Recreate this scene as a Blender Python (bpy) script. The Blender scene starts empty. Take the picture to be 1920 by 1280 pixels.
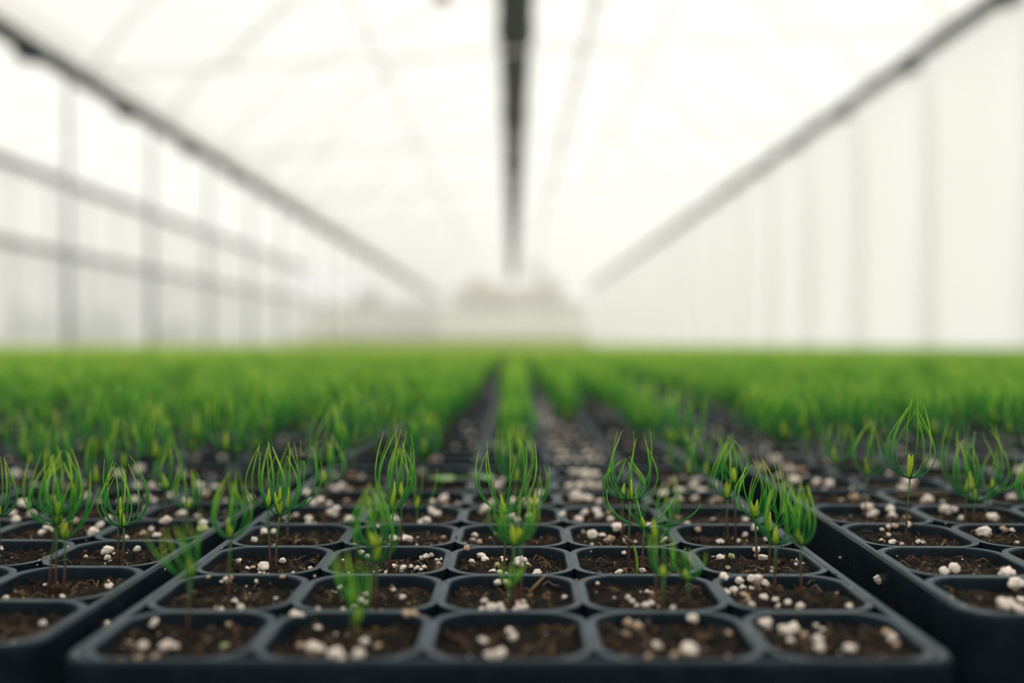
import bpy, bmesh, math, random
import numpy as np
from mathutils import Vector, Matrix, Euler, noise
R = math.radians
random.seed(7)
sc = bpy.context.scene
C = sc.collection

# ------------------------------------------------------------------ camera, world, exposure
F = 1867.0            # focal length in pixels of the 1920 px frame (35 mm lens)
HZ = 643.0            # horizon row
CZ = 0.2095           # camera height
cam_d = bpy.data.cameras.new('camera'); cam = bpy.data.objects.new('camera', cam_d); C.objects.link(cam)
cam_d.sensor_width = 36.0; cam_d.lens = F / 1920 * 36
cam_d.shift_y = (HZ - 640) / 1920
cam.location = (0, 0, CZ); cam.rotation_euler = (R(90), 0, 0)
cam_d.clip_start = 0.01; cam_d.clip_end = 400
cam_d.dof.use_dof = True; cam_d.dof.focus_distance = 0.415; cam_d.dof.aperture_fstop = 3.25
cam_d.dof.aperture_blades = 0
sc.camera = cam
w = bpy.data.worlds.new('overcast'); sc.world = w; w.use_nodes = True
nt = w.node_tree; bg = nt.nodes['Background']
tc = nt.nodes.new('ShaderNodeTexCoord'); sx = nt.nodes.new('ShaderNodeSeparateXYZ')
mr = nt.nodes.new('ShaderNodeMapRange'); cr = nt.nodes.new('ShaderNodeValToRGB')
nt.links.new(tc.outputs['Generated'], sx.inputs[0]); nt.links.new(sx.outputs['Z'], mr.inputs[0])
mr.inputs[1].default_value = -0.1; mr.inputs[2].default_value = 0.9
nt.links.new(mr.outputs[0], cr.inputs[0]); nt.links.new(cr.outputs[0], bg.inputs[0])
cr.color_ramp.elements[0].color = (0.80, 0.805, 0.79, 1)
cr.color_ramp.elements[1].color = (1.0, 0.98, 0.90, 1)
bg.inputs[1].default_value = 1.30      # overcast sky, brighter towards the zenith
sc.view_settings.view_transform = 'Standard'; sc.view_settings.look = 'None'
sc.view_settings.exposure = 0.0; sc.view_settings.gamma = 1.0; sc.view_settings.use_curve_mapping = False
sc.cycles.max_bounces = 8; sc.cycles.transparent_max_bounces = 16; sc.cycles.use_denoising = True
sc.cycles.volume_bounces = 1
sd = bpy.data.lights.new('soft_sun', 'SUN'); sun = bpy.data.objects.new('soft_sun', sd); C.objects.link(sun)
sd.energy = 3.3; sd.angle = R(25); sd.color = (1.0, 0.97, 0.9); sun.rotation_euler = (R(-32), R(14), 0)
sun.location = (0, 0, 12)

# ------------------------------------------------------------------ materials
def new_mat(name):
    m = bpy.data.materials.new(name); m.use_nodes = True
    return m, m.node_tree.nodes, m.node_tree.links, m.node_tree.nodes['Principled BSDF']
def ramp(ns, stops):
    r = ns.new('ShaderNodeValToRGB'); e = r.color_ramp.elements
    while len(e) < len(stops): e.new(0.5)
    for k, (p, c) in enumerate(stops): e[k].position = p; e[k].color = (*c, 1)
    return r
def noisy(name, stops, scale, rough=0.8, bump=0.0, bscale=None, spec=0.3, detail=6, bdist=0.001):
    m, ns, ls, b = new_mat(name)
    tc = ns.new('ShaderNodeTexCoord'); n = ns.new('ShaderNodeTexNoise'); n.inputs['Scale'].default_value = scale
    n.inputs['Detail'].default_value = detail
    ls.new(tc.outputs['Object'], n.inputs['Vector'])
    r = ramp(ns, stops); ls.new(n.outputs['Fac'], r.inputs[0]); ls.new(r.outputs[0], b.inputs['Base Color'])
    b.inputs['Roughness'].default_value = rough; b.inputs['Specular IOR Level'].default_value = spec
    if bump:
        n2 = ns.new('ShaderNodeTexNoise'); n2.inputs['Scale'].default_value = bscale or scale * 3; n2.inputs['Detail'].default_value = 8
        ls.new(tc.outputs['Object'], n2.inputs['Vector'])
        bp = ns.new('ShaderNodeBump'); bp.inputs['Strength'].default_value = bump; bp.inputs['Distance'].default_value = bdist
        ls.new(n2.outputs['Fac'], bp.inputs['Height']); ls.new(bp.outputs[0], b.inputs['Normal'])
    return m
def plant_mat(name, stops, rnd=0.25, transl=0.45, rough=0.4):
    """colour runs along the organ (attribute t, 0 base .. 1 tip) and varies a little from organ to organ"""
    m, ns, ls, b = new_mat(name)
    a = ns.new('ShaderNodeAttribute'); a.attribute_name = 't'
    g = ns.new('ShaderNodeNewGeometry'); oi = ns.new('ShaderNodeObjectInfo')
    ad = ns.new('ShaderNodeMath'); ad.operation = 'ADD'; ls.new(g.outputs['Random Per Island'], ad.inputs[0]); ls.new(oi.outputs['Random'], ad.inputs[1])
    mu = ns.new('ShaderNodeMath'); mu.operation = 'MULTIPLY_ADD'; ls.new(ad.outputs[0], mu.inputs[0]); mu.inputs[1].default_value = rnd; mu.inputs[2].default_value = -rnd
    a2 = ns.new('ShaderNodeMath'); a2.operation = 'ADD'; a2.use_clamp = True; ls.new(a.outputs['Fac'], a2.inputs[0]); ls.new(mu.outputs[0], a2.inputs[1])
    r = ramp(ns, stops); ls.new(a2.outputs[0], r.inputs[0]); ls.new(r.outputs[0], b.inputs['Base Color'])
    b.inputs['Roughness'].default_value = rough; b.inputs['Specular IOR Level'].default_value = 0.4
    t = ns.new('ShaderNodeBsdfTranslucent'); ls.new(r.outputs[0], t.inputs[0])
    mx = ns.new('ShaderNodeMixShader'); mx.inputs[0].default_value = transl
    ls.new(b.outputs[0], mx.inputs[1]); ls.new(t.outputs[0], mx.inputs[2])
    ls.new(mx.outputs[0], ns['Material Output'].inputs[0])
    return m
M = {}
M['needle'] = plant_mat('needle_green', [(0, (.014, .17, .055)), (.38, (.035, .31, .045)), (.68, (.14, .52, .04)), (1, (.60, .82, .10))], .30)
M['needle_haze'] = plant_mat('needle_yellow_green', [(0, (.03, .20, .04)), (.38, (.14, .44, .04)), (.65, (.42, .72, .06)), (1, (.80, .90, .16))], .30)  # distant needles, yellowed: the glow of the far haze is painted into their colour
M['crop'] = plant_mat('crop_pale_green', [(0, (.30, .44, .12)), (1, (.80, .88, .36))], .2)
M['bud'] = plant_mat('bud_green', [(0, (.20, .44, .03)), (.5, (.48, .66, .03)), (1, (.68, .72, .06))], .2, .4)
M['stem'] = plant_mat('stem_colour', [(0, (.10, .028, .02)), (.35, (.09, .045, .025)), (.7, (.05, .12, .035)), (1, (.05, .17, .035))], .1, .1)
M['sprout'] = plant_mat('sprout_green', [(0, (.25, .42, .04)), (1, (.22, .40, .05))], .1, .3)
M['leaf'] = plant_mat('weed_leaf', [(0, (.22, .45, .12)), (1, (.35, .58, .2))], .1, .4)
M['seedcoat'] = noisy('seed_coat', [(.3, (.03, .014, .012)), (.8, (.09, .035, .025))], 300, .25, spec=.6)

m, ns, ls, b = new_mat('black_plastic'); M['plastic'] = m          # black blue tray plastic with dust, scratches and painted sheen on top
tc = ns.new('ShaderNodeTexCoord'); n = ns.new('ShaderNodeTexNoise'); n.inputs['Scale'].default_value = 90; n.inputs['Detail'].default_value = 9
n.inputs['Roughness'].default_value = .7
ls.new(tc.outputs['Object'], n.inputs['Vector'])
r = ramp(ns, [(.35, (.0035, .0085, .013)), (.64, (.009, .017, .025)), (.80, (.06, .055, .048))]); ls.new(n.outputs['Fac'], r.inputs[0]); ls.new(r.outputs[0], b.inputs['Base Color'])
r2 = ramp(ns, [(.3, (.26,) * 3), (.7, (.5,) * 3)]); ls.new(n.outputs['Fac'], r2.inputs[0]); ls.new(r2.outputs[0], b.inputs['Roughness'])
geo = ns.new('ShaderNodeNewGeometry'); sp_ = ns.new('ShaderNodeSeparateXYZ'); ls.new(geo.outputs['Normal'], sp_.inputs[0])
up = ns.new('ShaderNodeMapRange'); up.inputs[1].default_value = .8; up.inputs[2].default_value = 1; ls.new(sp_.outputs['Z'], up.inputs[0])
nd_ = ns.new('ShaderNodeTexNoise'); nd_.inputs['Scale'].default_value = 35; nd_.inputs['Detail'].default_value = 8; ls.new(tc.outputs['Object'], nd_.inputs['Vector'])
rd_ = ramp(ns, [(.3, (.25,) * 3), (.75, (1,) * 3)]); ls.new(nd_.outputs['Fac'], rd_.inputs[0])
mu_ = ns.new('ShaderNodeMath'); mu_.operation = 'MULTIPLY'; ls.new(up.outputs[0], mu_.inputs[0]); ls.new(rd_.outputs[0], mu_.inputs[1])
md_ = ns.new('ShaderNodeMixRGB'); ls.new(mu_.outputs[0], md_.inputs[0]); ls.new(r.outputs[0], md_.inputs[1]); md_.inputs[2].default_value = (.046, .068, .088, 1)
ls.new(md_.outputs[0], b.inputs['Base Color'])          # sheen of the sky on upward faces, painted in as patchy blue-grey
b.inputs['Specular IOR Level'].default_value = .10; b.inputs['Specular Tint'].default_value = (.78, .92, 1, 1)
mp = ns.new('ShaderNodeMapping'); mp.inputs['Scale'].default_value = (900, 90, 300); ls.new(tc.outputs['Object'], mp.inputs[0])
n2 = ns.new('ShaderNodeTexNoise'); n2.inputs['Scale'].default_value = 1; ls.new(mp.outputs[0], n2.inputs['Vector'])
bp = ns.new('ShaderNodeBump'); bp.inputs['Strength'].default_value = .35; bp.inputs['Distance'].default_value = .0003
ls.new(n2.outputs['Fac'], bp.inputs['Height']); ls.new(bp.outputs[0], b.inputs['Normal'])

m, ns, ls, b = new_mat('potting_soil'); M['soil'] = m
tc = ns.new('ShaderNodeTexCoord'); n = ns.new('ShaderNodeTexNoise'); n.inputs['Scale'].default_value = 260; n.inputs['Detail'].default_value = 8
ls.new(tc.outputs['Object'], n.inputs['Vector'])
r = ramp(ns, [(.40, (.0025, .002, .0018)), (.54, (.006, .004, .003)), (.65, (.026, .015, .008)), (.76, (.14, .08, .04))]); ls.new(n.outputs['Fac'], r.inputs[0])
n3 = ns.new('ShaderNodeTexNoise'); n3.inputs['Scale'].default_value = 28; ls.new(tc.outputs['Object'], n3.inputs['Vector'])
r3 = ramp(ns, [(.52, (0, 0, 0)), (.75, (1, 1, 1))]); ls.new(n3.outputs['Fac'], r3.inputs[0])
mx = ns.new('ShaderNodeMixRGB'); ls.new(r3.outputs[0], mx.inputs[0]); ls.new(r.outputs[0], mx.inputs[1]); mx.inputs[2].default_value = (.016, .012, .005, 1)
ls.new(mx.outputs[0], b.inputs['Base Color']); b.inputs['Roughness'].default_value = .95; b.inputs['Specular IOR Level'].default_value = .1
n2 = ns.new('ShaderNodeTexNoise'); n2.inputs['Scale'].default_value = 900; n2.inputs['Detail'].default_value = 6; ls.new(tc.outputs['Object'], n2.inputs['Vector'])
bp = ns.new('ShaderNodeBump'); bp.inputs['Strength'].default_value = .9; bp.inputs['Distance'].default_value = .0008
ls.new(n2.outputs['Fac'], bp.inputs['Height']); ls.new(bp.outputs[0], b.inputs['Normal'])
M['crumb'] = noisy('bark_crumb', [(.3, (.003, .002, .002)), (.5, (.014, .008, .005)), (.62, (.075, .04, .02)), (.76, (.28, .17, .09))], 120, .9, .6, 800)
M['fibre'] = noisy('root_fibre', [(.3, (.10, .05, .025)), (.7, (.34, .22, .12))], 60, .8)
M['bark'] = noisy('dark_bark', [(.3, (.012, .01, .012)), (.7, (.04, .035, .04))], 200, .9, .8, 500)

def perl_mat(name, a, b_, c):
    return noisy(name, [(.28, a), (.5, b_), (.72, c)], 130, .95, .5, 900, spec=.1, bdist=.0006)
M['perlite'] = perl_mat('white_perlite', (.56, .42, .33), (.88, .77, .68), (.94, .88, .82))
M['perlite_tan'] = perl_mat('tan_perlite', (.28, .17, .10), (.52, .37, .25), (.74, .60, .47))
M['perlite_green'] = perl_mat('algae_perlite', (.22, .24, .08), (.40, .43, .18), (.62, .62, .4))

M['gutter'] = noisy('gutter_steel', [(.3, (.005, .016, .024)), (.7, (.012, .028, .036))], 3, .7, spec=.06)
M['duct'] = noisy('pipe_paint', [(.3, (.006, .020, .016)), (.7, (.012, .030, .025))], 2, .7, spec=.06)
M['galv'] = noisy('galvanised_steel', [(.3, (.76, .77, .80)), (.7, (.84, .85, .88))], 5, .5, spec=.4)
M['grey'] = noisy('grey_steel', [(.3, (.46, .47, .52)), (.7, (.56, .57, .62))], 5, .5, spec=.4)
M['ground'] = noisy('ground_cloth', [(.3, (.008, .009, .011)), (.7, (.022, .024, .026))], 40, .9, .5, 300)
M['grass_out'] = noisy('outside_ground', [(.3, (.30, .32, .22)), (.7, (.42, .42, .32))], .5, 1)
M['outbush'] = noisy('outside_foliage', [(.3, (.06, .12, .08)), (.7, (.14, .20, .12))], 2, .9)
M['outtree'] = noisy('outside_tree', [(.3, (.14, .12, .10)), (.7, (.25, .22, .19))], 1, .95)
def film_mat(name, fac, col, sc_=.6):
    m = bpy.data.materials.new(name); m.use_nodes = True; ns = m.node_tree.nodes; ls = m.node_tree.links; ns.clear()
    o = ns.new('ShaderNodeOutputMaterial'); t = ns.new('ShaderNodeBsdfTransparent'); tl = ns.new('ShaderNodeBsdfTranslucent')
    d = ns.new('ShaderNodeBsdfDiffuse'); a = ns.new('ShaderNodeMixShader'); a.inputs[0].default_value = .35
    tc = ns.new('ShaderNodeTexCoord'); n = ns.new('ShaderNodeTexNoise'); n.inputs['Scale'].default_value = sc_; ls.new(tc.outputs['Object'], n.inputs['Vector'])
    r = ramp(ns, [(.3, tuple(c * .95 for c in col)), (.7, col)]); ls.new(n.outputs['Fac'], r.inputs[0])
    ls.new(r.outputs[0], tl.inputs[0]); ls.new(r.outputs[0], d.inputs[0])
    ls.new(tl.outputs[0], a.inputs[1]); ls.new(d.outputs[0], a.inputs[2])
    mx = ns.new('ShaderNodeMixShader'); mx.inputs[0].default_value = fac
    ls.new(t.outputs[0], mx.inputs[1]); ls.new(a.outputs[0], mx.inputs[2]); ls.new(mx.outputs[0], o.inputs[0])
    return m
M['film'] = film_mat('greenhouse_film', .42, (.90, .885, .83))
M['wallfilm'] = film_mat('side_wall_film', .80, (.95, .95, .95))
M['panel'] = film_mat('end_panel_sheet', .86, (.80, .79, .76))
M['kneefilm'] = film_mat('knee_wall_sheet', .80, (.84, .84, .86))

# ------------------------------------------------------------------ mesh helpers
class MB:
    def __init__(s): s.v = []; s.f = []; s.t = []
    def tube(s, pts, rad, n=6, t0=0., t1=1., cap=True, flat=1.0):
        pts = [Vector(p) for p in pts]; k = len(pts)
        rad = rad if isinstance(rad, (list, tuple)) else [rad] * k
        base = len(s.v); d = (pts[1] - pts[0]).normalized()
        u = d.cross(Vector((0.13, .97, .2))).normalized(); 
        for i, p in enumerate(pts):
            d = (pts[min(i + 1, k - 1)] - pts[max(i - 1, 0)]).normalized()
            u = (u - d * u.dot(d)).normalized(); w_ = d.cross(u)
            for j in range(n):
                a = 2 * math.pi * j / n
                s.v.append(p + u * (math.cos(a) * rad[i]) + w_ * (math.sin(a) * rad[i] * flat)); s.t.append(t0 + (t1 - t0) * i / (k - 1))
        for i in range(k - 1):
            for j in range(n):
                a, b_ = base + i * n + j, base + i * n + (j + 1) % n
                s.f.append((a, b_, b_ + n, a + n))
        if cap:
            s.f.append(tuple(base + j for j in reversed(range(n)))); s.f.append(tuple(base + (k - 1) * n + j for j in range(n)))
    def box(s, x0, x1, y0, y1, z0, z1):
        b = len(s.v)
        for z in (z0, z1):
            for x, y in ((x0, y0), (x1, y0), (x1, y1), (x0, y1)): s.v.append(Vector((x, y, z))); s.t.append(0)
        for f in ((3, 2, 1, 0), (4, 5, 6, 7), (0, 1, 5, 4), (1, 2, 6, 5), (2, 3, 7, 6), (3, 0, 4, 7)): s.f.append(tuple(b + i for i in f))
    def loops(s, loops, close_last=False):
        b = len(s.v); n = len(loops[0])
        for L in loops:
            for p in L: s.v.append(Vector(p)); s.t.append(0)
        for i in range(len(loops) - 1):
            for j in range(n):
                a, c = b + i * n + j, b + i * n + (j + 1) % n
                s.f.append((a, c, c + n, a + n))
        if close_last: s.f.append(tuple(b + (len(loops) - 1) * n + j for j in range(n)))
    def add(s, verts, faces, mat=None, t=0.):
        b = len(s.v)
        for p in verts: s.v.append((mat @ Vector(p)) if mat else Vector(p)); s.t.append(t)
        for f in faces: s.f.append(tuple(b + i for i in f))
    def merge(s, o, mat):
        b = len(s.v); s.v += [mat @ p for p in o.v]; s.t += o.t; s.f += [tuple(b + i for i in f) for f in o.f]
    def mesh(s, name, mats, smooth=True, sharp=0):
        me = bpy.data.meshes.new(name); me.from_pydata([tuple(p) for p in s.v], [], s.f)
        a = me.attributes.new('t', 'FLOAT', 'POINT'); a.data.foreach_set('value', s.t)
        for m in (mats if isinstance(mats, list) else [mats]): me.materials.append(m)
        if smooth: me.polygons.foreach_set('use_smooth', [True] * len(me.polygons))
        me.update()
        if sharp: me.set_sharp_from_angle(angle=R(sharp))
        return me
def link(name, me, parent=None, loc=None, label=None, cat=None, group=None, kind=None, matrix=None):
    o = bpy.data.objects.new(name, me); C.objects.link(o)
    if parent: o.parent = parent
    if matrix is not None: o.matrix_world = matrix
    if loc is not None: o.location = loc
    if label: o['label'] = label
    if cat: o['category'] = cat
    if group: o['group'] = group
    if kind: o['kind'] = kind
    return o
ORD = ['zeroth', 'first', 'second', 'third', 'fourth', 'fifth', 'sixth', 'seventh', 'eighth', 'ninth', 'tenth', 'eleventh', 'twelfth', 'thirteenth', 'fourteenth', 'fifteenth', 'sixteenth', 'seventeenth', 'eighteenth', 'nineteenth', 'twentieth', 'twenty-first', 'twenty-second', 'twenty-third', 'twenty-fourth', 'twenty-fifth', 'twenty-sixth', 'twenty-seventh', 'twenty-eighth', 'twenty-ninth', 'thirtieth']
NUM = ['zero', 'one', 'two', 'three', 'four', 'five', 'six', 'seven', 'eight', 'nine', 'ten', 'eleven', 'twelve', 'thirteen', 'fourteen', 'fifteen', 'sixteen', 'seventeen', 'eighteen', 'nineteen', 'twenty']

# ------------------------------------------------------------------ the greenhouse (setting)
YB, YF, XR, XL, XM = 52.0, -3.0, 4.0, -10.9, -3.85
HR, HM = CZ + 2.82, CZ + 2.37            # gutter heights
H3, H2 = CZ + 2.2, CZ + 3.92             # rails of the far left wall
mb = MB(); mb.add([(-60, -20, 0), (60, -20, 0), (60, 120, 0), (-60, 120, 0)], [(0, 1, 2, 3)], Matrix.Translation((0, 0, -.03)))
link('ground', mb.mesh('ground', M['grass_out']), label='pale open ground outside the greenhouse', kind='structure')
mb = MB(); mb.box(XL - .1, XR + .1, YF, YB + .1, -.03, 0)
link('floor', mb.mesh('floor', M['ground'], False), label='black ground cloth under the trays', kind='structure')
def sheet(name, a, b_, z0, z1, mat, label, th=.004):
    a = Vector(a); b_ = Vector(b_); d = (b_ - a).normalized(); n_ = Vector((-d.y, d.x)) * th
    mb = MB(); P = [(a.x, a.y), (b_.x, b_.y)]
    mb.add([(P[0][0], P[0][1], z0), (P[1][0], P[1][1], z0), (P[1][0], P[1][1], z1), (P[0][0], P[0][1], z1)], [(0, 1, 2, 3)])
    return link(name, mb.mesh(name, mat, False), label=label, kind='structure')
sheet('wall_right', (XR + .08, YF), (XR + .08, YB), 0, HR, M['wallfilm'], 'white film side wall behind pale posts')
sheet('wall_left', (XL - .08, YF), (XL - .08, YB), H3, H2, M['film'], 'clear film upper part of the far side wall')
sheet('wall_left_knee', (XL - .08, YF), (XL - .08, YB), 0, H3, M['kneefilm'], 'greyish sheet on the lower part of the far side wall')
sheet('wall_back', (XL, YB), (XR, YB), CZ + 1.85, HR, M['film'], 'clear film of the end wall')
mb = MB(); mb.box(XL, XR, YB - .03, YB + .03, 0, CZ + 1.85)
link('wall_back_panel', mb.mesh('wall_back_panel', M['panel'], False), label='pale grey panel along the foot of the end wall', kind='structure')
def arch(x0, z0, x1, z1, rise, n=20):
    out = []
    for i in range(n + 1):
        t = i / n; out.append((x0 + (x1 - x0) * t, z0 + (z1 - z0) * t + rise * (1 - (2 * t - 1) ** 2) ** .8))
    return out
bays = [(XM, HM, XR, HR, 1.9, 'main'), (XL, H2, XM, HM, 1.3, 'side')]
for bi, (x0, z0, x1, z1, rise, nm) in enumerate(bays):
    A = arch(x0, z0, x1, z1, rise); mb = MB()
    mb.v = [Vector((x, y, z)) for y in (YF, YB) for x, z in A]; mb.t = [0] * len(mb.v); k = len(A)
    mb.f = [(i, i + 1, k + i + 1, k + i) for i in range(k - 1)]
    link('ceiling' if bi == 0 else 'ceiling_side_bay', mb.mesh('roof_film', M['film']), label='arched white film roof of the %s bay' % nm, kind='structure')
    # gable film above the end wall
    mb = MB(); mb.add([(x, YB, z) for x, z in A], [tuple(range(k))])
    link('wall_back_gable', mb.mesh('gable', M['film'], False), label='film gable closing the end of the %s bay' % nm, kind='structure')
    mb = MB(); mb.tube([(x, 0, z + .03) for x, z in A], .017, 6); am = mb.mesh('roof_bow', M['galv'])
    y = 1.0; q = 0
    while y < YB:
        q += 1
        link('roof_bow', am, loc=(0, y, 0), label='thin steel bow over the film roof of the %s bay, %s from the near end' % (nm, ORD[q]), cat='bow', group='roof bows of the %s bay' % nm)
        y += 2.0
    for pi, ti in enumerate((5, 10, 15)):
        mb = MB(); x, z = A[ti]; mb.tube([(x, YF, z + .07), (x, YB, z + .07)], .018, 6)
        link('purlin', mb.mesh('purlin', M['galv']), label='thin galvanised purlin %s under the %s bay roof' % (('on the lower slope nearer the far side', 'along the ridge', 'on the slope farther from it')[pi], nm), cat='purlin')
# gutters
def gutter(x, z, wd, ht, label):
    mb = MB(); mb.v = []; prof = [(-wd * .5, ht), (-wd * .36, 0), (wd * .36, 0), (wd * .5, ht), (wd * .42, ht), (wd * .3, .02), (-wd * .3, .02), (-wd * .42, ht)]
    mb.loops([[(x + a, y, z + b_) for a, b_ in prof] for y in (YF, YB)])
    root = link('gutter', mb.mesh('gutter', M['gutter'], False), label=label, cat='gutter')
    bm_ = MB(); bm_.box(-wd * .6, wd * .6, -.11, .11, -.05, ht * .7); cm = bm_.mesh('gutter_clamp', M['gutter'], False)
    y = PY0
    while y < YB:
        link('gutter_clamp', cm, root, loc=(x, y, z)); y += 2.0
PY0 = F * XR / 938 - 6
gutter(XR - .04, HR - .06, .13, .09, 'long dark gutter above the posts of the white side wall')
gutter(XM, HM - .06, .15, .10, 'long dark gutter over the open post row between two bays')
# posts
def posts(x, h, y0, mat, what, grp, rad, every=2.0):
    mb = MB(); mb.tube([(0, 0, 0), (0, 0, h)], rad, 8); me = mb.mesh('post', mat)
    fb = MB(); fb.box(-.1, .1, -.1, .1, 0, .012); fm = fb.mesh('foot_plate', mat, False)
    y = y0; q = 0
    while y < YB:
        q += 1; o = link('steel_post', me, loc=(x, y, 0), label=what + ', %s from the near end' % ORD[q], cat='post', group=grp)
        if y < 14: link('foot_plate', fm, o)
        y += every
posts(XR + .20, HR - .12, PY0, M['galv'], 'pale steel post against the white film side wall', 'posts of the white side wall', .055)
posts(XM, HM - .121, F * 3.85 / (962 - 130) - 6, M['grey'], 'grey steel post in the open row between two bays', 'posts between the bays', .03)
posts(XL - .2, H2, 2.0, M['galv'], 'thin steel post against the far side wall', 'posts of the far side wall', .06)
for z, wd, nm, mt in ((H3, .13, 'lower dark rail along the top of the grey sheet of the far wall', M['gutter']), (H2, .17, 'upper dark rail under the eave of the far side wall', M['gutter'])):
    mb = MB(); mb.box(XL - wd / 2, XL + wd / 2, YF, YB, z - wd / 2, z + wd / 2)
    link('wall_rail', mb.mesh('wall_rail', mt, False), label=nm, cat='rail')
mb = MB(); mb.box(XL, XR, YB - .1, YB, CZ + 1.82, CZ + 1.95)
link('end_wall_rail', mb.mesh('end_rail', M['grey'], False), label='thin horizontal rail on top of the end wall panel', cat='rail')
for x in np.arange(XL + 1.3, XR, 1.9):
    mb = MB(); mb.box(-.04, .04, -.06, 0, 0, HM)
    link('end_wall_post', mb.mesh('end_post', M['galv'], False), loc=(float(x), YB - .12, 0), label='slim post against the end wall, %s from the far side wall' % ORD[int(round((x - XL) / 1.9))], cat='post', group='posts of the end wall')
# the pipe under the ridge, hangers, tie bars, side line
HP = CZ + 3.2
mb = MB(); mb.tube([(.035, y, HP + .14) for y in np.linspace(-1, 50, 30)], .185, 16)
duct = link('ridge_pipe', mb.mesh('ridge_pipe', M['duct']), label='thick dark green pipe hanging under the middle of the roof', cat='pipe')
cb = MB(); cb.tube([(0, -.09, 0), (0, .09, 0)], .21, 16); cm = cb.mesh('pipe_collar', M['duct'])
hb = MB(); hb.tube([(0, 0, .1), (0, 0, 1.15)], .008, 5); hm = hb.mesh('hanger', M['grey'])
y = 2.6
while y < 50:
    link('pipe_collar', cm, duct, loc=(.035, y, HP + .14)); link('hanger', hm, duct, loc=(.035, y, HP + .14)); y += 4.0
for k, (x, rr) in enumerate(((.80, .018), (.87, .012))):
    mb = MB(); mb.tube([(x, -1, HP + .16), (x, 50, HP + .16)], rr, 6)
    link('water_line', mb.mesh('water_line', M['grey']), label='%s grey line running beside the thick roof pipe' % ('thicker', 'thinner')[k], cat='pipe')
mb = MB(); mb.tube([(XM + .12, 0, HM + .06), (XR - .14, 0, HR + .02)], .011, 6); bm1 = mb.mesh('tie_bar', M['galv'])
brm = []
for x0 in (-2.6, 2.6):
    mbr = MB(); mbr.tube([(x0, 0, HM + .10 if x0 < 0 else HM + .35), (x0 * .45, 0, HM + 1.7)], .011, 5); brm.append(mbr.mesh('tie_brace', M['galv']))
y = 5.0; q = 0
while y < 50:
    q += 1; o = link('tie_bar', bm1, loc=(0, y, 0), label='thin steel tie bar crossing the bay from gutter to gutter, %s from the near end' % ORD[q], cat='bar', group='tie bars under the roof')
    for br_ in brm: link('brace', br_, o)
    y += 4.0
# small dark reddish lamp seen at the top of the picture
mb = MB(); mb.tube([(0, 0, 0), (0, 0, .06), (0, 0, .07)], [.11, .08, .02], 12); mb.tube([(0, 0, .06), (0, 0, .9)], .006, 4)
M['red'] = noisy('red_paint', [(.3, (.35, .12, .12)), (.7, (.45, .18, .17))], 8)
link('hanging_sensor', mb.mesh('hanging_sensor', M['red']), loc=(-.66, 9.4, CZ + 3.25), label='small reddish unit hanging from the roof beside the thick pipe', cat='sensor')

# thin mist filling the house
m = bpy.data.materials.new('mist'); m.use_nodes = True; ns = m.node_tree.nodes; ls = m.node_tree.links; ns.clear()
o_ = ns.new('ShaderNodeOutputMaterial'); vs = ns.new('ShaderNodeVolumeScatter'); vs.inputs['Color'].default_value = (1, .99, .95, 1); vs.inputs['Density'].default_value = .006
ls.new(vs.outputs[0], o_.inputs['Volume'])
mb = MB(); mb.box(XL - .4, XR + .4, -2.9, YB - .2, -.02, CZ + 5.2)
link('mist', mb.mesh('mist', m, False), label='thin white mist hanging in the greenhouse air', kind='stuff', cat='mist')

# outside, seen dimly through the film
def blob_tree(name, x, y, h, rx, mat, label, seed, trunk=True, cat='tree'):
    rnd = random.Random(seed); root = link(name, None, loc=(x, y, -.03), label=label, cat=cat)
    bm = bmesh.new()
    for k in range(26):
        a = rnd.random() * 6.28; q = rnd.random() ** .5 * rx; zz = h * (.25 + .72 * rnd.random() * (1 - .75 * (q / rx) ** 1.5))
        mt = Matrix.Translation((q * math.cos(a), q * math.sin(a) * .6, zz)) @ Matrix.Diagonal((1, 1, .85, 1))
        g = bmesh.ops.create_icosphere(bm, subdivisions=2, radius=rx * (.18 + .16 * rnd.random()), matrix=mt)
        for v in g['verts']: v.co += Vector(noise.noise_vector(v.co * 1.7)) * rx * .12
    me = bpy.data.meshes.new('crown'); bm.to_mesh(me); bm.free(); me.materials.append(mat); link('crown', me, root)
    if trunk:
        mb = MB(); mb.tube([(0, 0, 0), (.1, 0, h * .35), (0, .1, h * .7)], [rx * .08, rx * .06, rx * .02], 8); link('trunk', mb.mesh('trunk', M['outtree']), root)
for k, (px, D, hpx, wpx, mt, lb) in enumerate([
        (905, 66, 166, 56, 'outtree', 'broad bare brown tree beyond the end wall, first of the crowded pair'), (1000, 78, 172, 58, 'outtree', 'broad bare brown tree beyond the end wall, under the roof pipe'),
        (1055, 64, 108, 42, 'outbush', 'lower grey green tree beyond the end wall beside the white side wall'), (700, 63, 112, 66, 'outtree', 'wide low brownish tree beyond the end wall'),
        (600, 60, 105, 28, 'outbush', 'small dark green bush beyond the corner of the end wall'), (658, 58, 98, 20, 'outbush', 'narrow dark green bush beyond the end wall'),
        (780, 60, 92, 40, 'outbush', 'low hedge like bush beyond the middle of the end wall')]):
    blob_tree('tree' if mt == 'outtree' else 'bush', (px - 962) / F * D, D, hpx / F * D * 1.02, wpx / F * D, M[mt], lb, k, cat='tree' if mt == 'outtree' else 'bush')
for k, (px, D, hpx, wpx) in enumerate([(30, 27, 112, 30), (80, 28, 106, 26), (134, 30, 118, 24), (190, 31, 84, 40), (330, 40, 60, 40)]):
    blob_tree('bush', (px - 962) / F * D, D, hpx / F * D, wpx / F * D, M['outbush'],
              ['dark bush outside the far side wall, first from the frame edge', 'dark bush outside the far side wall, second from the frame edge', 'tallest dark bush outside the far side wall, near a grey post', 'low wide bush outside the far side wall', 'faint distant bush outside the far side wall'][k], 40 + k, True, 'bush')

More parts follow.
